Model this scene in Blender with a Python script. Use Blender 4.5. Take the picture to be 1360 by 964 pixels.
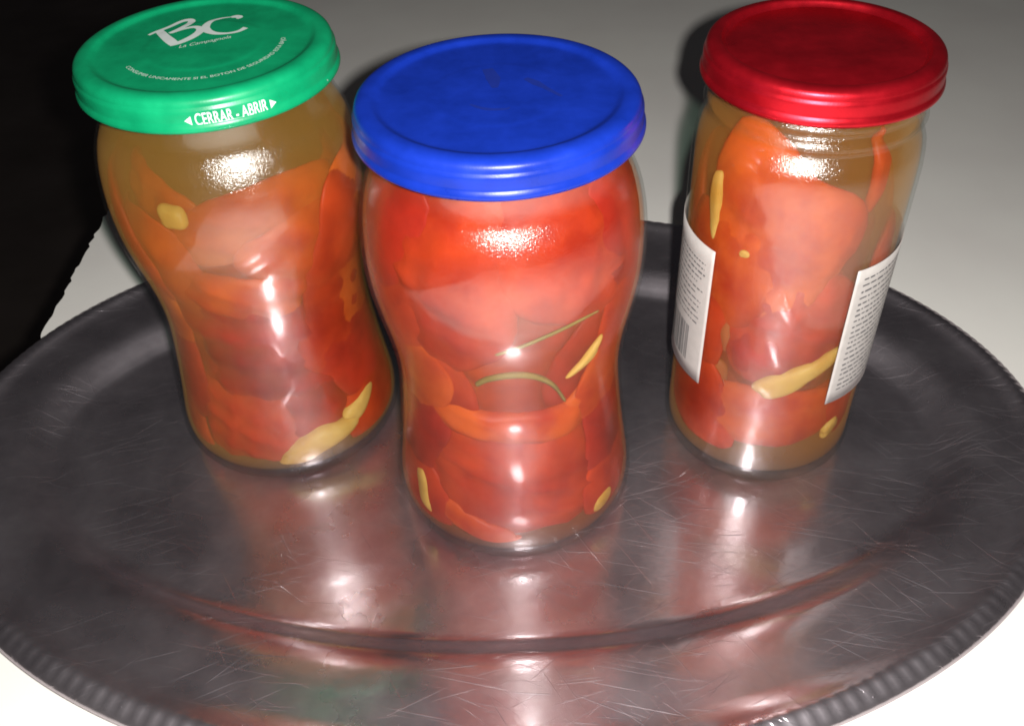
import bpy, bmesh, math, random
import numpy as np
from mathutils import Matrix, Vector, noise

for o in list(bpy.data.objects):
    bpy.data.objects.remove(o)
scene = bpy.context.scene
COL = scene.collection

# ------------------------------------------------------------------ camera, light, exposure
CAM_H = 0.2833
PITCH, ROLL, FPX = 0.7276, -0.0452, 1268.34
fw = Vector((0, math.cos(PITCH), -math.sin(PITCH)))
up = Vector((0, math.sin(PITCH), math.cos(PITCH)))
rt = Vector((1, 0, 0))
r2 = rt * math.cos(ROLL) + up * math.sin(ROLL)
u2 = -rt * math.sin(ROLL) + up * math.cos(ROLL)
cd = bpy.data.cameras.new('camera')
cam = bpy.data.objects.new('camera', cd)
COL.objects.link(cam)
m = Matrix.Identity(4)
for i in range(3):
    m[i][0], m[i][1], m[i][2] = r2[i], u2[i], -fw[i]
m[2][3] = CAM_H
cam.matrix_world = m
cd.sensor_fit = 'HORIZONTAL'
cd.sensor_width = 36
cd.lens = 36 * FPX / 1360
cd.clip_start = 0.01
cd.clip_end = 50
scene.camera = cam

world = bpy.data.worlds.new('World')
scene.world = world
world.use_nodes = True
bg = world.node_tree.nodes['Background']
bg.inputs[0].default_value = (0.95, 0.93, 1.0, 1)
bg.inputs[1].default_value = 0.018

fl = bpy.data.lights.new('phone_flash', 'POINT')
fl.energy = 10.6
fl.shadow_soft_size = 0.0035
fl.color = (1.0, 0.985, 0.95)
flo = bpy.data.objects.new('phone_flash', fl)
flo.location = Vector((0, 0, CAM_H)) + r2 * 0.013 + u2 * 0.002 - fw * 0.004
COL.objects.link(flo)

scene.view_settings.view_transform = 'Standard'
scene.view_settings.look = 'None'
scene.view_settings.exposure = 0.0
scene.view_settings.gamma = 1
scene.render.engine = 'CYCLES'
scene.cycles.transparent_max_bounces = 24
scene.cycles.max_bounces = 6
scene.cycles.diffuse_bounces = 3
scene.cycles.glossy_bounces = 4
scene.cycles.volume_bounces = 1
scene.cycles.filter_width = 1.8
scene.cycles.sample_clamp_indirect = 25

MM = 0.001


# ------------------------------------------------------------------ node helpers
class NT:
    def __init__(self, name):
        self.m = bpy.data.materials.new(name)
        self.m.use_nodes = True
        self.t = self.m.node_tree
        self.n = self.t.nodes
        self.p = self.n.get('Principled BSDF')
        self.out = self.n.get('Material Output')

    def add(self, typ, **kw):
        n = self.n.new(typ)
        for k, v in kw.items():
            setattr(n, k, v)
        return n

    def link(self, a, b):
        self.t.links.new(a, b)

    def val(self, sock, v):
        if isinstance(v, (int, float, tuple, list)):
            sock.default_value = v
        else:
            self.link(v, sock)

    def math(self, op, a, b=None, clamp=False):
        n = self.add('ShaderNodeMath', operation=op, use_clamp=clamp)
        self.val(n.inputs[0], a)
        if b is not None:
            self.val(n.inputs[1], b)
        return n.outputs[0]

    def coord(self, scale=(1, 1, 1), rot=(0, 0, 0), loc=(0, 0, 0)):
        c = self.add('ShaderNodeTexCoord')
        mp = self.add('ShaderNodeMapping')
        mp.vector_type = 'TEXTURE'      # rotate first, then stretch
        mp.inputs['Scale'].default_value = [1 / q for q in scale]
        mp.inputs['Rotation'].default_value = rot
        mp.inputs['Location'].default_value = loc
        self.link(c.outputs['Object'], mp.inputs[0])
        return mp.outputs[0]

    def noise(self, vec, scale, detail=3, rough=0.5):
        n = self.add('ShaderNodeTexNoise')
        self.link(vec, n.inputs['Vector'])
        n.inputs['Scale'].default_value = scale
        n.inputs['Detail'].default_value = detail
        n.inputs['Roughness'].default_value = rough
        return n.outputs['Fac']

    def ramp(self, fac, a, b, ca=(0, 0, 0, 1), cb=(1, 1, 1, 1)):
        n = self.add('ShaderNodeValToRGB')
        n.color_ramp.elements[0].position = a
        n.color_ramp.elements[0].color = ca
        n.color_ramp.elements[1].position = b
        n.color_ramp.elements[1].color = cb
        self.link(fac, n.inputs[0])
        return n.outputs[0]

    def maprange(self, v, a, b, c, d):
        n = self.add('ShaderNodeMapRange')
        self.link(v, n.inputs[0])
        for i, x in enumerate((a, b, c, d)):
            n.inputs[i + 1].default_value = x
        return n.outputs[0]

    def bump(self, h, strength, dist, normal=None):
        n = self.add('ShaderNodeBump')
        n.inputs['Strength'].default_value = strength
        n.inputs['Distance'].default_value = dist
        self.link(h, n.inputs['Height'])
        if normal is not None:
            self.link(normal, n.inputs['Normal'])
        return n.outputs[0]


def mat_table():
    t = NT('white_laminate')
    v = t.coord()
    n1 = t.noise(v, 14, 4)
    n2 = t.noise(v, 900, 2)
    col = t.ramp(n1, 0.3, 0.75, (0.75, 0.715, 0.675, 1), (0.81, 0.785, 0.735, 1))
    t.link(col, t.p.inputs['Base Color'])
    t.p.inputs['Roughness'].default_value = 0.5
    t.p.inputs['Specular IOR Level'].default_value = 0.3
    t.link(t.bump(n2, 0.06, 0.0004), t.p.inputs['Normal'])
    return t.m


def mat_floor():
    t = NT('dark_floor')
    n1 = t.noise(t.coord(), 6, 5)
    t.link(t.ramp(n1, 0.3, 0.8, (0.08, 0.060, 0.050, 1), (0.14, 0.11, 0.095, 1)), t.p.inputs['Base Color'])
    t.p.inputs['Roughness'].default_value = 0.7
    return t.m


def mat_steel():
    t = NT('scratched_steel')
    t.n.remove(t.p)
    tot = None
    rnd = random.Random(4)
    for ang, sx, sy, th in [(a_, 16 + 7 * (i % 3), 1200 + 300 * (i % 4), 0.705 + 0.014 * (i % 3)) for i, a_ in enumerate((-58, -37, -23, -12, -3, 7, 18, 29, 47))]:
        v = t.coord((sx, sy, 1), (0, 0, math.radians(ang)), (rnd.random(), rnd.random(), 0))
        n = t.noise(v, 1.0, 1, 0.4)
        s = t.maprange(n, th, th + 0.05, 0, 1)
        tot = s if tot is None else t.math('ADD', tot, s)
    patch = t.maprange(t.noise(t.coord(), 17, 3), 0.38, 0.60, 0, 1)
    tot = t.math('MULTIPLY', tot, patch)
    specks = t.maprange(t.noise(t.coord(), 420, 1), 0.80, 0.84, 0, 1)
    smear = t.noise(t.coord(), 22, 5, 0.6)
    smear2 = t.noise(t.coord((1, 2.5, 1), (0, 0, 0.4)), 45, 4, 0.6)
    col = t.ramp(smear, 0.25, 0.8, (0.45, 0.395, 0.43, 1), (0.58, 0.53, 0.56, 1))
    h = t.math('ADD', tot, specks)
    b0 = t.bump(smear, 0.3, 0.0010)
    nb = t.bump(h, 0.38, 0.0003, b0)
    g1 = t.add('ShaderNodeBsdfAnisotropic')
    t.link(col, g1.inputs['Color'])
    t.link(t.maprange(smear2, 0.3, 0.75, 0.12, 0.24), g1.inputs['Roughness'])
    t.link(nb, g1.inputs['Normal'])
    g2 = t.add('ShaderNodeBsdfAnisotropic')
    t.link(col, g2.inputs['Color'])
    g2.inputs['Roughness'].default_value = 0.58
    t.link(nb, g2.inputs['Normal'])
    mx = t.add('ShaderNodeMixShader')
    t.link(t.maprange(smear, 0.3, 0.7, 0.20, 0.42), mx.inputs[0])
    t.link(g1.outputs[0], mx.inputs[1])
    t.link(g2.outputs[0], mx.inputs[2])
    t.link(mx.outputs[0], t.out.inputs['Surface'])
    return t.m


def mat_glass(name, tint=(0.97, 0.98, 0.97, 1)):
    """thin clear jar glass, a little greasy and fogged on its surface"""
    t = NT(name)
    t.n.remove(t.p)
    v = t.coord()
    lw = t.add('ShaderNodeLayerWeight')
    lw.inputs['Blend'].default_value = 0.5
    f5 = t.math('POWER', lw.outputs['Facing'], 4.0)
    fac = t.math('ADD', t.math('MULTIPLY', f5, 0.16), 0.075, True)
    tr = t.add('ShaderNodeBsdfTransparent')
    tr.inputs[0].default_value = tint
    fog = t.noise(v, 60, 4, 0.6)
    grain = t.noise(v, 1700, 2, 0.6)
    wave = t.noise(v, 40, 2, 0.5)
    nb = t.bump(wave, 0.30, 0.0016)
    nb2 = t.bump(grain, 0.5, 0.0004, nb)
    g1 = t.add('ShaderNodeBsdfGlossy')
    g1.inputs['Roughness'].default_value = 0.14
    t.link(t.bump(grain, 0.45, 0.0004, nb), g1.inputs['Normal'])
    g2 = t.add('ShaderNodeBsdfGlossy')
    t.link(t.maprange(fog, 0.3, 0.7, 0.30, 0.50), g2.inputs['Roughness'])
    t.link(nb2, g2.inputs['Normal'])
    mg = t.add('ShaderNodeMixShader')
    t.link(t.maprange(fog, 0.35, 0.65, 0.08, 0.22), mg.inputs[0])
    t.link(g1.outputs[0], mg.inputs[1])
    t.link(g2.outputs[0], mg.inputs[2])
    g0 = t.add('ShaderNodeBsdfGlossy')          # the clean, sharp glint of bare glass
    g0.inputs['Roughness'].default_value = 0.06
    t.link(nb, g0.inputs['Normal'])
    mh = t.add('ShaderNodeMixShader')
    mh.inputs[0].default_value = 0.55
    t.link(g0.outputs[0], mh.inputs[1])
    t.link(mg.outputs[0], mh.inputs[2])
    mx = t.add('ShaderNodeMixShader')
    t.link(fac, mx.inputs[0])
    t.link(tr.outputs[0], mx.inputs[1])
    t.link(mh.outputs[0], mx.inputs[2])
    t.link(mx.outputs[0], t.out.inputs['Surface'])
    return t.m


def mat_liquid(name, col, absorb, density):
    t = NT(name)
    t.n.remove(t.p)
    pv = t.add('ShaderNodeVolumePrincipled')
    pv.inputs['Color'].default_value = col
    pv.inputs['Absorption Color'].default_value = absorb
    pv.inputs['Density'].default_value = density
    pv.inputs['Anisotropy'].default_value = 0.2
    t.link(pv.outputs[0], t.out.inputs['Volume'])
    return t.m


def mat_veg(name, c1, c2, rough=0.42, sss=0.0):
    t = NT(name)
    v = t.coord()
    oi = t.add('ShaderNodeObjectInfo')
    add = t.add('ShaderNodeVectorMath', operation='ADD')
    t.link(v, add.inputs[0])
    t.link(oi.outputs['Random'], add.inputs[1])
    vv = add.outputs[0]
    n1 = t.noise(vv, 42, 5, 0.6)
    n2 = t.noise(vv, 700, 3, 0.6)
    t.link(t.ramp(n1, 0.34, 0.64, c1, c2), t.p.inputs['Base Color'])
    t.p.inputs['Roughness'].default_value = rough
    t.p.inputs['Specular IOR Level'].default_value = 0.16
    t.p.inputs['Subsurface Weight'].default_value = sss
    t.p.inputs['Subsurface Radius'].default_value = (0.004, 0.0012, 0.0006)
    t.p.inputs['Subsurface Scale'].default_value = 1.0
    b0 = t.bump(n1, 0.35, 0.003)
    nn = t.bump(n2, 0.12, 0.0004, b0)
    t.link(nn, t.p.inputs['Normal'])
    tl = t.add('ShaderNodeBsdfTranslucent')
    hs = t.add('ShaderNodeHueSaturation')
    hs.inputs['Value'].default_value = 1.6
    t.link(t.p.inputs['Base Color'].links[0].from_socket, hs.inputs['Color'])
    t.link(hs.outputs[0], tl.inputs[0])
    mx = t.add('ShaderNodeMixShader')
    mx.inputs[0].default_value = 0.33
    t.link(t.p.outputs[0], mx.inputs[1])
    t.link(tl.outputs[0], mx.inputs[2])
    t.link(mx.outputs[0], t.out.inputs['Surface'])
    return t.m


def mat_lid(name, col, rough, metallic=0.0, coat=0.0, spec=0.5):
    t = NT(name)
    v = t.coord()
    n1 = t.noise(v, 70, 4, 0.6)
    n2 = t.noise(v, 1500, 2)
    hs = t.add('ShaderNodeHueSaturation')
    hs.inputs['Color'].default_value = col
    t.link(t.maprange(n1, 0.3, 0.7, 0.74, 1.10), hs.inputs['Value'])
    dust = t.maprange(t.noise(v, 330, 2, 0.5), 0.795, 0.83, 0, 0.7)
    mxc = t.add('ShaderNodeMix', data_type='RGBA')
    t.link(dust, mxc.inputs[0])
    t.link(hs.outputs[0], mxc.inputs[6])
    mxc.inputs[7].default_value = (0.6, 0.6, 0.6, 1)
    t.link(mxc.outputs[2], t.p.inputs['Base Color'])
    t.link(t.maprange(n1, 0.3, 0.7, rough * 0.8, rough * 1.25), t.p.inputs['Roughness'])
    t.p.inputs['Metallic'].default_value = metallic
    t.p.inputs['Coat Weight'].default_value = coat
    t.p.inputs['Coat Roughness'].default_value = 0.12
    t.p.inputs['Specular IOR Level'].default_value = spec
    t.link(t.bump(n2, 0.08, 0.0002), t.p.inputs['Normal'])
    return t.m


def mat_flat(name, col, rough=0.5):
    t = NT(name)
    n1 = t.noise(t.coord(), 300, 3)
    d = tuple(c * 0.9 for c in col[:3]) + (1,)
    t.link(t.ramp(n1, 0.3, 0.7, d, col), t.p.inputs['Base Color'])
    t.p.inputs['Roughness'].default_value = rough
    return t.m


M = dict(
    table=mat_table(), floor=mat_floor(), steel=mat_steel(),
    glass=mat_glass('jar_glass'),
    liq_g=mat_liquid('liquid_olive', (0.82, 0.38, 0.11, 1), (0.74, 0.34, 0.11, 1), 70),
    liq_b=mat_liquid('liquid_rose', (0.80, 0.22, 0.07, 1), (0.78, 0.28, 0.12, 1), 48),
    liq_r=mat_liquid('liquid_amber', (0.82, 0.31, 0.09, 1), (0.74, 0.30, 0.10, 1), 60),
    red=mat_veg('pepper_red', (0.33, 0.007, 0.004, 1), (0.60, 0.052, 0.012, 1)),
    deep=mat_veg('pepper_deep_red', (0.24, 0.004, 0.005, 1), (0.52, 0.024, 0.012, 1)),
    orange=mat_veg('pepper_orange_red', (0.42, 0.022, 0.005, 1), (0.66, 0.110, 0.014, 1)),
    pale=mat_veg('pepper_flesh', (0.36, 0.085, 0.03, 1), (0.46, 0.15, 0.05, 1)),
    garlic=mat_veg('garlic_yellow', (0.52, 0.27, 0.045, 1), (0.66, 0.46, 0.13, 1), 0.4, 0.0),
    stalk=mat_veg('stalk_green', (0.20, 0.15, 0.035, 1), (0.34, 0.24, 0.07, 1)),
    lid_g=mat_lid('green_lid_paint', (0.003, 0.27, 0.11, 1), 0.35, 0, 0.0, 0.3),
    lid_b=mat_lid('blue_lid_paint', (0.005, 0.024, 0.28, 1), 0.33, 0, 0.0, 0.3),
    lid_r=mat_lid('red_metallic_paint', (0.56, 0.009, 0.020, 1), 0.33, 0.8, 0.0),
    darker=mat_flat('darker_blue', (0.005, 0.019, 0.205, 1), 0.5),
    print=mat_flat('white_print', (0.62, 0.68, 0.65, 1)),
    paper=mat_flat('label_paper', (0.44, 0.405, 0.385, 1), 0.6),
    ink=mat_flat('label_ink', (0.09, 0.085, 0.09, 1), 0.6),
)


# ------------------------------------------------------------------ mesh helpers
def link(name, verts, faces, mat, parent=None, smooth=True):
    me = bpy.data.meshes.new(name)
    me.from_pydata([tuple(v) for v in verts], [], faces)
    me.materials.append(mat)
    bm = bmesh.new()
    bm.from_mesh(me)
    bmesh.ops.remove_doubles(bm, verts=bm.verts, dist=1e-7)
    bmesh.ops.recalc_face_normals(bm, faces=bm.faces)
    bm.to_mesh(me)
    bm.free()
    if smooth:
        for p in me.polygons:
            p.use_smooth = True
    o = bpy.data.objects.new(name, me)
    COL.objects.link(o)
    if parent:
        o.parent = parent
    return o


def tag(o, label=None, cat=None, group=None, kind=None):
    for k, v in (('label', label), ('category', cat), ('group', group), ('kind', kind)):
        if v:
            o[k] = v
    return o


def spline(pts, n=4):
    """Catmull-Rom through (r, z) points"""
    out = []
    P = [pts[0]] + list(pts) + [pts[-1]]
    for i in range(1, len(P) - 2):
        a, b, c, d = P[i - 1], P[i], P[i + 1], P[i + 2]
        for k in range(n):
            t = k / n
            out.append(tuple(0.5 * (2 * b[j] + (c[j] - a[j]) * t + (2 * a[j] - 5 * b[j] + 4 * c[j] - d[j]) * t * t
                                    + (3 * b[j] - a[j] - 3 * c[j] + d[j]) * t ** 3) for j in range(2)))
    out.append(pts[-1])
    return out


def lathe(prof, seg=112):
    """profile in mm from axis to axis -> verts, faces in m"""
    V, F, rows = [], [], []
    for r, z in prof:
        if r < 1e-6:
            V.append((0, 0, z * MM))
            rows.append([len(V) - 1] * seg)
        else:
            row = []
            for k in range(seg):
                a = 2 * math.pi * k / seg
                V.append((r * MM * math.cos(a), r * MM * math.sin(a), z * MM))
                row.append(len(V) - 1)
            rows.append(row)
    for A, B in zip(rows, rows[1:]):
        for k in range(seg):
            q = [A[k], A[(k + 1) % seg], B[(k + 1) % seg], B[k]]
            q2 = []
            for i in q:
                if i not in q2:
                    q2.append(i)
            if len(q2) >= 3:
                F.append(q2)
    return V, F


TABLE_Z = 0.004
Z0 = 0.005          # tray floor, on which the jars stand

# ------------------------------------------------------------------ setting
rnd = random.Random(11)
edge = []
y = -0.6
while y < 1.6:
    edge.append((-0.2185 + rnd.uniform(-0.0009, 0.0009) + 0.0012 * noise.noise((y * 40, 3, 0)) + 0.004 * (y - 0.4) * 0.5, y))
    y += rnd.uniform(0.002, 0.006) if 0.2 < y < 0.9 else 0.05
top = [(1.3, -0.6), (1.3, 1.6)] + edge[::-1]
V = [(x, yy, TABLE_Z) for x, yy in top] + [(x, yy, TABLE_Z - 0.03) for x, yy in top]
n = len(top)
F = [list(range(n)), list(range(2 * n - 1, n - 1, -1))] + [[i, (i + 1) % n, n + (i + 1) % n, n + i] for i in range(n)]
tb = link('tabletop', V, F, M['table'], smooth=False)
tag(tb, 'white tabletop with a rough chipped edge under the tray', kind='structure')
fz = -0.74
fo = link('floor', [(-4, -3, fz), (4, -3, fz), (4, 5, fz), (-4, 5, fz)], [[0, 1, 2, 3]], M['floor'], smooth=False)
tag(fo, 'dark floor below the table edge', kind='structure')

# ------------------------------------------------------------------ tray
TX, TY, TANG = -0.0108, 0.2705, -0.0538
SEG = 944
st = [(0.30, 0.16, 5.0), (0.80, 0.43, 5.0), (1.40, 0.75, 5.0), (1.685, 0.895, 5.0), (1.72, 0.925, 5.0), (1.742, 0.945, 5.15), (1.765, 0.963, 5.9), (1.80, 0.99, 7.9),
      (1.85, 1.03, 10.9), (1.885, 1.058, 12.5), (1.915, 1.085, 13.2), (1.95, 1.13, 13.6), (2.00, 1.22, 14.0), (2.035, 1.305, 14.4),
      (2.06, 1.355, 14.9), (2.075, 1.385, 15.9), (2.085, 1.400, 16.5), (2.098, 1.416, 16.9), (2.110, 1.432, 16.8), (2.122, 1.446, 16.3), (2.140, 1.463, 15.4),
      (2.155, 1.478, 14.4), (2.164, 1.486, 13.3), (2.166, 1.4875, 12.6)]
V, F = [(0, 0, 0.005)], []
NFL = 236


def tray_pt(a, b, z, k, fl):
    ph = 2 * math.pi * k / SEG
    x, yv = a * 0.1 * math.cos(ph), b * 0.1 * math.sin(ph)
    dz = fl * 0.00030 * (abs(math.sin(ph * NFL / 2)) - 0.5)
    wob = 0.0005 * noise.noise((x * 14, yv * 14, 2)) * max(0, (z - 6) / 10)
    return (x, yv, z * MM + dz + wob)


rows = []
top_rows = []
for i, (a, b, z) in enumerate(st):
    fl = {17: .5, 18: .9, 19: 1, 20: 1, 21: .8, 22: .4}.get(i, 0)
    rows.append([len(V) + k for k in range(SEG)])
    V += [tray_pt(a, b, z, k, fl) for k in range(SEG)]
for i, (a, b, z) in reversed(list(enumerate(st))):      # underside
    rows.append([len(V) + k for k in range(SEG)])
    V += [tray_pt(a - 0.006, b - 0.006, z - 0.97, k, 0) for k in range(SEG)]
V.append((0, 0, 0.00403))
for k in range(SEG):
    F.append([0, rows[0][k], rows[0][(k + 1) % SEG]])
    F.append([len(V) - 1, rows[-1][(k + 1) % SEG], rows[-1][k]])
for A, B in zip(rows, rows[1:]):
    for k in range(SEG):
        F.append([A[k], B[k], B[(k + 1) % SEG], A[(k + 1) % SEG]])
tray = link('serving_tray', V, F, M['steel'])
tray.location = (TX, TY, 0)
tray.rotation_euler.z = TANG
tag(tray, 'scratched oval stainless steel tray with a fluted rim under the three jars', 'tray')

# ------------------------------------------------------------------ jar shapes
HG_OUT = [(37, 0), (40, 0.5), (42.3, 3), (43.7, 7.5), (43.4, 14), (42.0, 24), (40.7, 34), (39.6, 44), (38.8, 53), (38.4, 61),
          (38.9, 71), (40.3, 80.5), (42.2, 90), (43.7, 99), (44.3, 107), (44.2, 114), (43.6, 121), (42.5, 127), (41.2, 131.4),
          (39.6, 134.9), (38.2, 137.6), (37.5, 141), (37.4, 145), (37.4, 150), (37.4, 156)]
RJ_OUT = [(29, 0), (32, 0.5), (34.2, 2.5), (35.3, 6), (35.6, 12), (35.6, 40), (35.6, 80), (35.7, 118), (35.5, 126), (34.8, 131.5),
          (33.2, 134.9), (32.0, 136.8), (31.9, 138.0), (33.3, 139.6), (33.6, 140.6), (32.9, 142.0), (31.9, 143.2), (32.0, 144.2), (33.2, 145.6), (33.3, 146.6), (32.2, 148.2), (32.0, 150), (32.0, 156)]


def inner_of(out, floor, wall):
    inn = [(max(r - wall, 1), z) for r, z in out if z > floor + 5]
    r0 = inn[0][0]
    return [(0, floor + 1.2), (r0 * 0.5, floor + 0.8), (r0 * 0.82, floor + 0.3), (r0 * 0.95, floor + 1.6), (r0 * 0.995, floor + 4)] + inn


def make_rin(inn):
    zs = np.array([p[1] for p in inn[1:]])
    rs = np.array([p[0] for p in inn[1:]])
    o = np.argsort(zs)
    zs, rs = zs[o], rs[o]
    return lambda z: float(np.interp(z, zs, rs))


LIDP = [(0, -0.25), (0.2, -0.25), (0.40, -0.35), (0.445, -0.55), (0.475, -1.0), (0.52, -1.15), (0.70, -1.2), (0.78, -1.2), (0.815, -1.05), (0.84, -0.6), (0.862, -0.15), (0.89, 0.0),
        (0.925, -0.12), (0.955, -0.6), (0.975, -1.4), (0.984, -2.4), (0.986, -3.0), (0.993, -3.6), (0.999, -4.3), (1.0, -6.0), (1.0, -7.6),
        (1.008, -8.2), (1.016, -9.0), (1.016, -9.8), (1.004, -10.5), (0.985, -10.6), (0.972, -10.0), (0.966, -8.0), (0.955, -3.2), (0.90, -1.9), (0.0, -1.9)]


def make_lid(R, ztop, mat, parent, deep=1.0, button=1.0):
    LP = [(r, (z * button - 1.2 * (1 - button)) if r < 0.55 else z) for r, z in LIDP]
    prof = [(r * R, ztop + z * (deep if r < 0.86 and z > -1.5 else 1)) for r, z in LP]
    sm = [prof[0]] + spline(prof[1:-1], 3) + [prof[-1]]
    V, F = lathe(sm, 144)
    return link('lid', V, F, mat, parent)


def make_jar(out, floor, wall, loc, liq_mat, label, liq_label, liq_top):
    root = bpy.data.objects.new('glass_jar', None)
    root.empty_display_size = 0.02
    root.location = (loc[0], loc[1], Z0)
    COL.objects.link(root)
    tag(root, label, 'jar')
    inn = inner_of(out, floor, wall)
    prof = [(0, 1.6), (20, 1.4), (32 if out is HG_OUT else 25, 0.9)] + spline(out, 3)
    back = spline(inn[1:], 3)[::-1]
    prof = prof + [(out[-1][0] - wall * 0.5, out[-1][1] + 0.6)] + back + [(0, floor + 1.2)]
    V, F = lathe(prof)
    link('glass_body', V, F, M['glass'], root)
    # liquid
    lp = [(r - 0.12, z + (0.12 if z < floor + 5 else 0)) for r, z in spline(inn[1:], 3) if z < liq_top]
    lp = [(0, floor + 1.35)] + lp + [(lp[-1][0], liq_top), (0, liq_top)]
    V, F = lathe(lp, 80)
    lq = link('pickling_liquid', V, F, liq_mat)
    lq.location = root.location
    tag(lq, liq_label, 'liquid', kind='stuff')
    return root, make_rin(inn)


JB = (-0.0007, 0.2488)
JG = (-0.0915, 0.2915)
JR = (0.0966, 0.2708)
blue, rin_b = make_jar(HG_OUT, 3.6, 0.9, JB, M['liq_b'], 'hourglass glass jar with a bright blue lid standing between the other jars',
                       'cloudy reddish liquid filling the blue-lidded jar', 153)
green, rin_g = make_jar(HG_OUT, 3.6, 0.9, JG, M['liq_g'], 'hourglass glass jar with a green lid printed in white',
                        'murky olive-brown liquid filling the green-lidded jar', 153)
red, rin_r = make_jar(RJ_OUT, 4.5, 1.0, JR, M['liq_r'], 'straight-sided glass jar with a metallic red lid and a white paper label',
                      'amber liquid filling the red-lidded jar', 153)

lid_b = make_lid(41.0, 158.6, M['lid_b'], blue, 1.0, 0.12)
lid_g = make_lid(40.4, 158.6, M['lid_g'], green, 1.0, 0.25)
lid_r = make_lid(35.1, 159.3, M['lid_r'], red, 1.9, 0.1)
tag(lid_b, 'bright blue screw lid')
tag(lid_g, 'green screw lid with white lettering')
tag(lid_r, 'metallic red screw lid')


# ------------------------------------------------------------------ writing on the green lid
def text_mesh(body, size, shear=0.0, offset=0.0, xs=1.0):
    c = bpy.data.curves.new('txt', 'FONT')
    c.body = body
    c.size = size
    c.shear = shear
    c.offset = offset
    c.align_x = 'CENTER'
    c.align_y = 'CENTER'
    o = bpy.data.objects.new('txt', c)
    COL.objects.link(o)
    dg = bpy.context.evaluated_depsgraph_get()
    dg.update()
    me = bpy.data.meshes.new_from_object(o.evaluated_get(dg))
    bpy.data.objects.remove(o)
    vs = [(v.co.x * xs, v.co.y) for v in me.vertices]
    fs = [list(p.vertices) for p in me.polygons]
    bpy.data.meshes.remove(me)
    return vs, fs


def on_side(vs, R, zc, thc, zscale=1.0):
    out = []
    for x, yv in vs:
        th = math.radians(thc) + x / R
        out.append((R * MM * math.sin(th), -R * MM * math.cos(th), (zc + yv * zscale) * MM))
    return out


LG = 40.4 + 0.10
vs, fs = text_mesh('CERRAR - ABRIR', 5.2, 0, 0.05, 0.56)
link('lettering', on_side(vs, LG, 152.1, 21.3), fs, M['print'], lid_g, False)
for sgn, thc in ((-1, 3.6), (1, 39.0)):
    tri = [(sgn * 1.0, 0), (-sgn * 1.0, 1.35), (-sgn * 1.0, -1.35)]
    link('arrow_mark', on_side(tri, LG, 152.1, thc), [[0, 1, 2]], M['print'], lid_g, False)

LA = math.radians(22)


def lid_local(p, z):
    x, yv = p
    return ((x * math.cos(LA) - yv * math.sin(LA)) * MM, (x * math.sin(LA) + yv * math.cos(LA)) * MM, z * MM)


def panel_z(p):
    """height of the green lid's top at a local point (mm)"""
    r = math.hypot(*p) / 40.4
    tab = sorted((r_, (z_ * 0.25 - 0.9) if r_ < 0.55 else z_) for r_, z_ in LIDP[:12])
    return 158.6 + float(np.interp(r, [t[0] for t in tab], [t[1] for t in tab])) + 0.12


def stroke(pts, widths, n=6):
    sp = spline(pts, n)
    ws = np.interp(np.linspace(0, len(widths) - 1, len(sp)), range(len(widths)), widths)
    V, F = [], []
    for i, p in enumerate(sp):
        a, b = sp[max(i - 1, 0)], sp[min(i + 1, len(sp) - 1)]
        dx, dy = b[0] - a[0], b[1] - a[1]
        L = math.hypot(dx, dy) or 1
        nx, ny = -dy / L, dx / L
        for s in (-1, 0, 1):
            q = (p[0] + s * nx * ws[i] / 2, p[1] + s * ny * ws[i] / 2)
            V.append(lid_local(q, panel_z(q)))
        if i:
            for k in (0, 1):
                F.append([3 * i - 3 + k, 3 * i - 2 + k, 3 * i + 1 + k, 3 * i + k])
    return V, F


def multi(name, parts, mat, parent):
    V, F = [], []
    for v, f in parts:
        o = len(V)
        V += v
        F += [[i + o for i in q] for q in f]
    return link(name, V, F, mat, parent, False)


def lift(part, dz):
    return [(x, yv, z + dz * MM) for x, yv, z in part[0]], part[1]


multi('logo_letter', [
    stroke([(-14.8, 15.6), (-12.5, 17.0), (-8, 19.0), (-3.5, 21.8), (-1.0, 21.9), (-0.4, 20.2), (-2.2, 17.6), (-6, 14.8), (-8.6, 13.4)], [1.0, 1.3, 1.5, 1.7, 2.2, 2.4, 2.0, 1.6, 1.2]),
    lift(stroke([(-11.2, 17.2), (-10.4, 12), (-9.4, 7.5), (-8.6, 4.2)], [2.6, 3.0, 3.4, 3.2]), 0.01),
    lift(stroke([(-8.0, 13.2), (-4, 14.6), (-0.6, 14.6), (0.9, 12.6), (0.2, 9.6), (-3, 6.4), (-7, 4.2), (-10.0, 3.6)], [1.0, 1.3, 1.7, 2.4, 2.8, 2.6, 2.2, 1.6]), 0.02),
], M['print'], lid_g)
multi('logo_letter', [
    stroke([(12.0, 17.6), (9, 18.0), (5.6, 17.0), (3.2, 13.8), (2.6, 10.2), (4.4, 6.4), (8, 4.3), (11.6, 4.2), (14.4, 6.0)], [0.5, 0.9, 1.6, 2.6, 3.0, 2.0, 1.2, 1.4, 2.0]),
    lift(stroke([(12.0, 17.4), (13.6, 17.2), (14.6, 16.2), (13.4, 15.2)], [1.2, 2.2, 2.0, 1.0]), 0.01),
], M['print'], lid_g)
vs, fs = text_mesh('La Campagnola', 2.9, 0.45, 0.0, 0.92)
link('lettering', [lid_local((x + 0.3, yv + 1.0), panel_z((x + 0.3, yv + 1.0))) for x, yv in vs], fs, M['print'], lid_g, False)
vs, fs = text_mesh('CONSUMIR UNICAMENTE SI EL BOTON DE SEGURIDAD ESTA BAJO', 2.0, 0, 0.0, 1.0)
wid = max(v[0] for v in vs) - min(v[0] for v in vs)
AR = 24.6
vv = []
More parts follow.
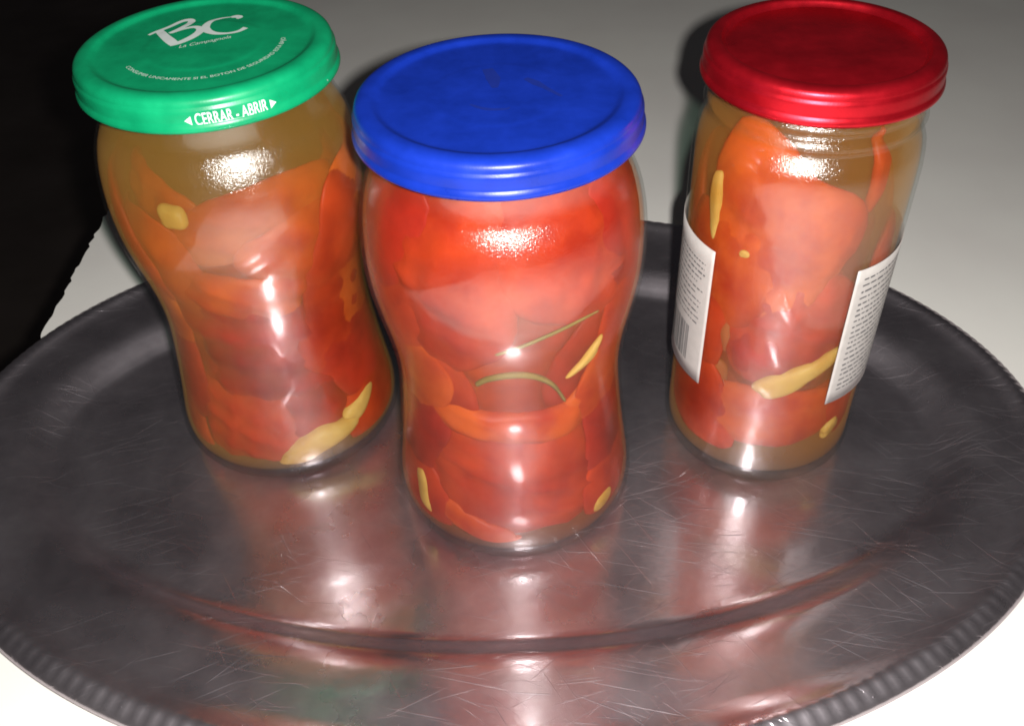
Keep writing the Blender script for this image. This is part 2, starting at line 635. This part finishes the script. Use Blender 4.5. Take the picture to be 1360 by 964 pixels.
for x, yv in vs:
    th = math.radians(20) + x * (math.radians(150) / wid)
    rr = AR - yv
    p = (rr * math.sin(th), -rr * math.cos(th))
    vv.append((p[0] * MM, p[1] * MM, panel_z(p) * MM))
link('lettering', vv, fs, M['print'], lid_g, False)


# faint darker blue strokes on the blue lid's flat top
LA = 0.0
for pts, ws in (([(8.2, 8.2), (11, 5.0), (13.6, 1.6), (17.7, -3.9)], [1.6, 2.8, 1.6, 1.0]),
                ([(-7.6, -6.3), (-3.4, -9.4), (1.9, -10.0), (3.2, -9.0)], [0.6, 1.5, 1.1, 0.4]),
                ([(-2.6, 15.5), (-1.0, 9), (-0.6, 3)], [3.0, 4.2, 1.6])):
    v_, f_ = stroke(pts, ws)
    link('dark_mark', [(x, yv, 0.1576) for x, yv, z in v_], f_, M['darker'], lid_b, False)


# ------------------------------------------------------------------ paper label round the red-lidded jar
LR = 35.72
LZ0, LZ1 = 41.0, 98.5        # above the jar's base
T0, T1 = 20.0, 304.0         # degrees from the camera side, round the back
V, F = [], []
NT_, NZ_ = 120, 10
rl = random.Random(3)
for off in (0.0, 0.12):
    for i in range(NT_ + 1):
        for j in range(NZ_ + 1):
            th = math.radians(T0 + (T1 - T0) * i / NT_)
            z = LZ0 + (LZ1 - LZ0) * j / NZ_
            R = LR + off
            V.append((R * MM * math.sin(th), -R * MM * math.cos(th), z * MM))
N1 = (NT_ + 1) * (NZ_ + 1)
idx = lambda i, j, l: l * N1 + i * (NZ_ + 1) + j
for l in (0, 1):
    for i in range(NT_):
        for j in range(NZ_):
            F.append([idx(i, j, l), idx(i + 1, j, l), idx(i + 1, j + 1, l), idx(i, j + 1, l)])
for i in range(NT_):
    for j in (0, NZ_):
        F.append([idx(i, j, 0), idx(i + 1, j, 0), idx(i + 1, j, 1), idx(i, j, 1)])
for j in range(NZ_):
    for i in (0, NT_):
        F.append([idx(i, j, 0), idx(i, j + 1, 0), idx(i, j + 1, 1), idx(i, j, 1)])
paper = link('paper_label', V, F, M['paper'], red)
tag(paper, 'white paper label with rows of small print')


def strips(name, rects):
    V, F = [], []
    R = LR + 0.17
    for th0, th1, z0, z1 in rects:
        n = max(1, int((th1 - th0) / 3))
        b = len(V)
        for i in range(n + 1):
            th = math.radians(th0 + (th1 - th0) * i / n)
            for z in (z0, z1):
                V.append((R * MM * math.sin(th), -R * MM * math.cos(th), z * MM))
        for i in range(n):
            F.append([b + 2 * i, b + 2 * i + 2, b + 2 * i + 3, b + 2 * i + 1])
    return link(name, V, F, M['ink'], paper, False)


def text_rows(t0, t1, z0, z1, pitch, h):
    rects = []
    z = z1
    while z > z0:
        th = t0
        end = t1 - rl.random() * (t1 - t0) * 0.12
        while th < end:
            w = rl.uniform(1.0, 5.0)
            hh = h * rl.uniform(0.7, 1.1)
            rects.append((th, min(th + w, end), z - hh, z))
            th += w + 0.9
        z -= pitch * rl.uniform(0.9, 1.1)
    return rects


strips('printed_text', text_rows(25.5, 75, 45, 94.5, 2.35, 0.75))
strips('printed_text', text_rows(247, 299, 66, 91.5, 2.3, 0.6))
bars = []
th = 262.0
while th < 290:
    w = rl.uniform(0.4, 1.3)
    bars.append((th, th + w, 46.5, 62))
    th += w + rl.uniform(0.4, 1.2)
strips('printed_bars', bars)


# ------------------------------------------------------------------ things inside the jars
def piece(jar, name, mat, th, z, hw, hh, rot=0.0, inset=1.0, thick=4.0, curl=5.0, wave=1.2, seed=0,
          label=None, cat='pepper', group=None, ex=3.0):
    """a curved slab lying against the inside of the glass; th in degrees from the camera side, z in mm above table zero"""
    root, rin = {'b': (blue, rin_b), 'g': (green, rin_g), 'r': (red, rin_r)}[jar]
    R_ = random.Random(seed * 77 + int(z) * 13 + int(th))
    z -= Z0 * 1000
    nr, nph = 11, 44
    ph0 = [R_.uniform(0, 6.28) for _ in range(6)]
    am = [0.08, 0.07, 0.05]
    if cat == 'pepper' and hw > 8:
        hw, hh, curl = hw * 1.18, hh * 1.18, curl * 0.5
    kx, ky = R_.uniform(0.10, 0.22), R_.uniform(0.10, 0.22)
    cr, sr = math.cos(math.radians(rot)), math.sin(math.radians(rot))
    zlo = 12.0 if jar == 'r' else 8.0

    def pt(rho, ph, side):
        o = (abs(math.cos(ph)) ** ex + abs(math.sin(ph)) ** ex) ** (-1 / ex)
        if cat == 'garlic' and hw > 6:
            o *= 1 + 0.16 * math.sin(ph + ph0[0]) + 0.10 * math.sin(3 * ph + ph0[1])
        o *= 1 + sum(am[i] * math.sin((i + 2) * ph + ph0[i]) for i in range(3))
        a, b = hw * rho * o * math.cos(ph), hh * rho * o * math.sin(ph)
        s, h = a * cr - b * sr, a * sr + b * cr
        zz = z + h
        if zz < zlo:
            zz = zlo - (zlo - zz) * 0.08
        if zz > 148:
            zz = 148 + (zz - 148) * 0.1
        d = inset + (0.5 if cat != 'pepper' else 0.9) + curl * rho ** 3 * (0.6 + 0.4 * math.sin(2 * ph + ph0[4])) \
            + wave * (1 + math.sin(kx * s * 2 + ky * h * 1.6 + ph0[5]) * math.cos(ky * s - kx * h * 1.8 + ph0[3])) * 0.7
        pf = math.sqrt(max(0.0, 1 - rho ** 5))
        d += thick / 2 * (1 - pf * side)
        R = rin(zz)
        t = math.radians(th) + s / max(R - inset, 8)
        r = max(R - max(d, 0.5 if cat == 'pepper' else 0.15), 1.5)
        return (r * MM * math.sin(t), -r * MM * math.cos(t), zz * MM)

    V, F, rows = [], [], []
    V.append(pt(0, 0, 1))
    rows.append([0] * nph)
    ladder = [(math.sin(math.pi / 2 * i / nr), 1) for i in range(1, nr + 1)] + [(math.sin(math.pi / 2 * i / nr), -1) for i in range(nr - 1, 0, -1)]
    for rho, side in ladder:
        rows.append([len(V) + k for k in range(nph)])
        V += [pt(rho, 2 * math.pi * k / nph, side) for k in range(nph)]
    V.append(pt(0, 0, -1))
    rows.append([len(V) - 1] * nph)
    for A, B in zip(rows, rows[1:]):
        for k in range(nph):
            q = []
            for i in (A[k], A[(k + 1) % nph], B[(k + 1) % nph], B[k]):
                if i not in q:
                    q.append(i)
            if len(q) > 2:
                F.append(q)
    o = link(name, V, F, M[mat])
    o.location = root.location
    tag(o, label, cat, group)
    return o


def tube(jar, name, mat, path, rad, label, cat):
    root, rin = {'b': (blue, rin_b), 'g': (green, rin_g), 'r': (red, rin_r)}[jar]
    P = []
    th = spline([(p[0], p[1]) for p in path], 6)
    for t, z in th:
        z -= Z0 * 1000
        r = rin(z) - 1.6
        P.append(Vector((r * math.sin(math.radians(t)), -r * math.cos(math.radians(t)), z)) * MM)
    V, F = [], []
    ns = 10
    for i, p in enumerate(P):
        d = (P[min(i + 1, len(P) - 1)] - P[max(i - 1, 0)]).normalized()
        a = d.cross(Vector((0, 0, 1))).normalized()
        b = d.cross(a)
        e = i / (len(P) - 1)
        rr = rad * MM * (0.55 + 0.45 * math.sin(math.pi * min(1, e * 1.1 + 0.05)) ** 0.5) if 0 < i < len(P) - 1 else rad * MM * 0.15
        for k in range(ns):
            an = 2 * math.pi * k / ns
            V.append(p + a * rr * math.cos(an) + b * rr * math.sin(an))
    for i in range(len(P) - 1):
        for k in range(ns):
            F.append([i * ns + k, i * ns + (k + 1) % ns, (i + 1) * ns + (k + 1) % ns, (i + 1) * ns + k])
    F.append(list(range(ns)))
    F.append([len(V) - 1 - k for k in range(ns)])
    o = link(name, V, F, M[mat])
    o.location = root.location
    tag(o, label, cat)
    return o


PP = 'pepper_piece'
BJ = 'in the blue-lidded jar'
piece('b', PP, 'red', -40, 117, 31, 25, 10, 0.5, 4.5, 5, 1.4, 1, 'broad red pepper slab below the lid at the left ' + BJ)
piece('b', PP, 'red', 42, 126, 30, 19, -8, 0.4, 4.5, 5, 1.2, 2, 'rounded bright red pepper slab high up at the right ' + BJ)
piece('b', PP, 'deep', 8, 98, 30, 24, 0, 8.5, 4, 3, 1.5, 3, 'dark red pepper set back behind the thin stalk ' + BJ)
piece('b', PP, 'red', -58, 74, 20, 26, 8, 1.6, 4, 4, 1.0, 4, 'upright red pepper strip along the left of the waist ' + BJ)
piece('b', PP, 'red', 4, 37, 40, 23, 0, 1.0, 4.5, 5, 1.6, 5, 'wide red pepper slab lying across the bottom half ' + BJ)
piece('b', PP, 'orange', -4, 63, 28, 6, -4, 0.5, 4, 3, 0.6, 6, 'long orange-red pepper band across the waist ' + BJ)
piece('b', PP, 'orange', 42, 66, 13, 5, 28, 1.4, 4, 3, 0.6, 26, 'short orange-red pepper band curving up at the right ' + BJ)
piece('b', PP, 'deep', 64, 84, 22, 20, 0, 2.4, 4, 4, 1.0, 7, 'dark red pepper flap right of the stalk ' + BJ)
piece('b', PP, 'red', 72, 36, 16, 23, -8, 0.6, 4, 4, 1.0, 8, 'upright red pepper strip at the lower right ' + BJ)
piece('b', PP, 'deep', -66, 36, 16, 25, 10, 1.8, 4, 4, 1.0, 9, 'deep red pepper fold at the lower left ' + BJ)
piece('b', PP, 'orange', -22, 17, 15, 4.5, -20, 0.8, 3.5, 2, 0.5, 10, 'thin orange pepper flap resting on the base ' + BJ)
piece('b', 'garlic_sliver', 'garlic', -55, 24, 3.4, 10, 24, 0.1, 3, 1, 0.3, 11, 'pale yellow garlic sliver by the base at the left ' + BJ, 'garlic')
piece('b', 'garlic_sliver', 'garlic', 37, 88, 7.5, 1.9, 38, 0.2, 2, 0.6, 0.2, 12, 'slim yellow garlic sliver slanting beside the stalk ' + BJ, 'garlic')
piece('b', 'garlic_sliver', 'garlic', 50, 18, 5.5, 3.6, 25, 0.1, 3, 1, 0.2, 13, 'small yellow garlic chip by the base at the right ' + BJ, 'garlic')
tube('b', 'herb_strand', 'stalk', [(-6, 101), (4, 104), (16, 107), (30, 109), (40, 109)], 0.55, 'fine pale green strand slanting above the arched stalk ' + BJ, 'herb')
tube('b', 'pepper_stalk', 'stalk', [(-16, 86), (-10, 89.5), (0, 91.5), (10, 90), (20, 83.5), (28, 73)], 1.05, 'thin pale green stalk arching across the waist ' + BJ, 'stalk')
for k, (t, z) in enumerate([(-95, 112), (95, 112), (150, 115), (205, 112), (255, 70), (110, 62), (180, 66), (110, 30), (180, 28), (250, 28)]):
    piece('b', PP, ('red', 'deep')[k % 2], t, z, 24, 20, 10 * (k % 3 - 1), 0.3, 4.5, 1.0, 0.25, 40 + k,
          'red pepper piece packed round the far side of the blue-lidded jar', group='peppers at the back of the blue-lidded jar')

GJ = 'in the green-lidded jar'
piece('g', PP, 'orange', 24, 116, 33, 10, 5, 4.5, 4, 4, 1.2, 1, 'long orange pepper strip under the cloudy top ' + GJ)
piece('g', PP, 'orange', 48, 101, 26, 13, -8, 1.2, 4.5, 5, 1.3, 2, 'curled orange-red pepper piece right of centre ' + GJ)
piece('g', PP, 'orange', 6, 88, 21, 8.5, -14, 0.9, 4.5, 5, 1.0, 3, 'pale orange-red pepper fold above a dark hollow ' + GJ)
piece('g', PP, 'deep', 18, 60, 36, 20, 5, 0.8, 4.5, 5, 1.6, 4, 'large deep red pepper slab at the waist ' + GJ)
piece('g', PP, 'red', -20, 29, 20, 19, 12, 0.8, 5, 5, 1.2, 5, 'rounded red pepper end resting on the base ' + GJ)
piece('g', PP, 'deep', 38, 36, 22, 12, 12, 1.6, 4.5, 5, 1.2, 6, 'red pepper slab just above the garlic ' + GJ)
piece('g', PP, 'orange', -52, 88, 24, 26, 10, 1.6, 4.5, 5, 1.3, 7, 'dull orange pepper piece down the left shoulder ' + GJ)
piece('g', PP, 'orange', -42, 117, 22, 12, -10, 7.0, 4, 4, 1.3, 8, 'blurred orange pepper tip high on the left ' + GJ)
piece('g', PP, 'deep', -50, 50, 17, 22, 0, 2.6, 4.5, 4, 1.2, 9, 'deep red pepper piece at the left of the waist ' + GJ)
piece('g', 'garlic_clove', 'garlic', -22, 121, 5, 4.2, 0, 4.5, 4, 1, 0.2, 10, 'blurred yellow garlic bit high on the left ' + GJ, 'garlic')
piece('g', 'garlic_clove', 'garlic', 22, 18.5, 17, 6.0, 16, 0.1, 5, 1.5, 0.3, 11, 'long yellow garlic clove lying on the base ' + GJ, 'garlic')
piece('g', 'garlic_clove', 'garlic', 54, 27, 9, 4.2, 26, 0.1, 4, 1, 0.2, 12, 'small yellow garlic tip right of the long clove ' + GJ, 'garlic')
for k, (t, z) in enumerate([(-95, 108), (95, 106), (150, 112), (205, 110), (255, 66), (100, 62), (180, 66), (105, 32), (180, 28), (250, 28), (70, 72)]):
    piece('g', PP, ('red', 'orange')[k % 2], t, z, 24, 20, 10 * (k % 3 - 1), 0.3, 4.5, 1.0, 0.25, 40 + k,
          'red pepper piece packed round the far side of the green-lidded jar', group='peppers at the back of the green-lidded jar')

RJ = 'in the red-lidded jar'
piece('r', PP, 'orange', -30, 111, 27, 25, -22, 0.4, 4.5, 4, 1.0, 1, 'big smooth orange-red pepper half below the neck ' + RJ)
piece('r', PP, 'red', -8, 78, 25, 22, 0, 1.0, 4.5, 4, 1.3, 2, 'red pepper slab between the two label edges ' + RJ)
piece('r', PP, 'pale', -49, 80, 3.4, 20, -3, 1.0, 3.5, 1.5, 0.4, 3, 'pale orange pepper strip along the barcode edge ' + RJ)
piece('r', PP, 'orange', -12, 35, 34, 11, 3, 0.5, 4.5, 3, 0.8, 4, 'orange pepper band along the bottom ' + RJ)
piece('r', PP, 'orange', 34, 37, 13, 9.5, 14, 1.2, 4.5, 3, 0.6, 5, 'orange pepper chunk under the printed label edge ' + RJ)
piece('r', PP, 'orange', 34, 132, 3.6, 13, -6, 3.0, 3, 1.5, 0.4, 6, 'thin orange pepper strip by the right shoulder ' + RJ)
piece('r', PP, 'deep', -28, 66, 9, 8, 20, 0.9, 3.5, 4, 0.8, 7, 'small curled red pepper ring beside the garlic ' + RJ)
piece('r', PP, 'pale', -66, 47, 12, 7, 0, 1.4, 4, 3, 0.6, 8, 'pale orange pepper end below the barcode ' + RJ)
piece('r', 'garlic_clove', 'garlic', 0, 56, 16, 4.6, 27, 0.1, 4, 1, 0.2, 9, 'long pale garlic wedge slanting up to the printed label ' + RJ, 'garlic')
piece('r', 'garlic_clove', 'garlic', -66, 117, 2.6, 13, 6, 0.1, 3, 0.8, 0.2, 10, 'pale garlic strip high at the left side ' + RJ, 'garlic')
piece('r', 'garlic_clove', 'garlic', 37, 27, 5, 3.0, 35, 0.1, 3, 0.6, 0.2, 11, 'tiny yellow garlic chip low at the right ' + RJ, 'garlic')
piece('r', 'pepper_seed', 'garlic', -41, 106, 1.7, 1.4, 20, 0.2, 1.0, 0.2, 0.0, 12, 'single round yellow seed against the glass ' + RJ, 'seed')
for k, (t, z) in enumerate([(70, 84), (120, 100), (180, 105), (240, 100), (280, 70), (130, 50), (200, 50), (255, 38), (75, 46), (300, 96)]):
    piece('r', PP, ('red', 'orange')[k % 2], t, z, 19, 19 if z > 60 else 15, 10 * (k % 3 - 1), 0.3, 4.5, 1.0, 0.25, 40 + k,
          'orange-red pepper piece packed behind the label of the red-lidded jar', group='peppers at the back of the red-lidded jar')

# slabs pressed flat against the glass at both sides
for jar, nm, spots in (('b', 'blue', ((22, 83), (48, 86), (75, 82), (100, 85), (128, 82))), ('g', 'green', ((22, 84), (48, 80), (75, 86), (100, 82))), ('r', 'red', ((36, 84), ))):
    for i, (z, t) in enumerate(spots):
        for sg in (-1, 1):
            piece(jar, PP, ('red', 'deep', 'orange')[i % 3], sg * t, z, 25, 20, 8 * (i % 3 - 1), 0.25, 4, 0.8, 0.15, 130 + i,
                  'red pepper slab pressed flat against the side wall of the %s-lidded jar' % nm, group='peppers at the sides of the %s-lidded jar' % nm)

# a second layer of slabs right behind the outer ones, so that no jar looks half empty
for jar, nm, zs, hw in (('b', 'blue', (24, 50, 78, 106, 132), 25), ('g', 'green', (24, 50, 78, 104), 25), ('r', 'red', (36, 62, 90, 116), 21)):
    for i, z in enumerate(zs):
        for k in range(3):
            if jar == 'r' and z > 110 and k > 0:
                continue
            piece(jar, PP, ('red', 'deep', 'orange')[(i + k) % 3], -62 + 62 * k + 22 * (i % 2), z, hw, 17, 12 * ((i + k) % 3 - 1), 6.5, 4, 2.5, 1.2, 90 + i * 5 + k,
                  'red pepper slab tucked just behind the front pieces of the %s-lidded jar' % nm, group='second layer of peppers in the %s-lidded jar' % nm)
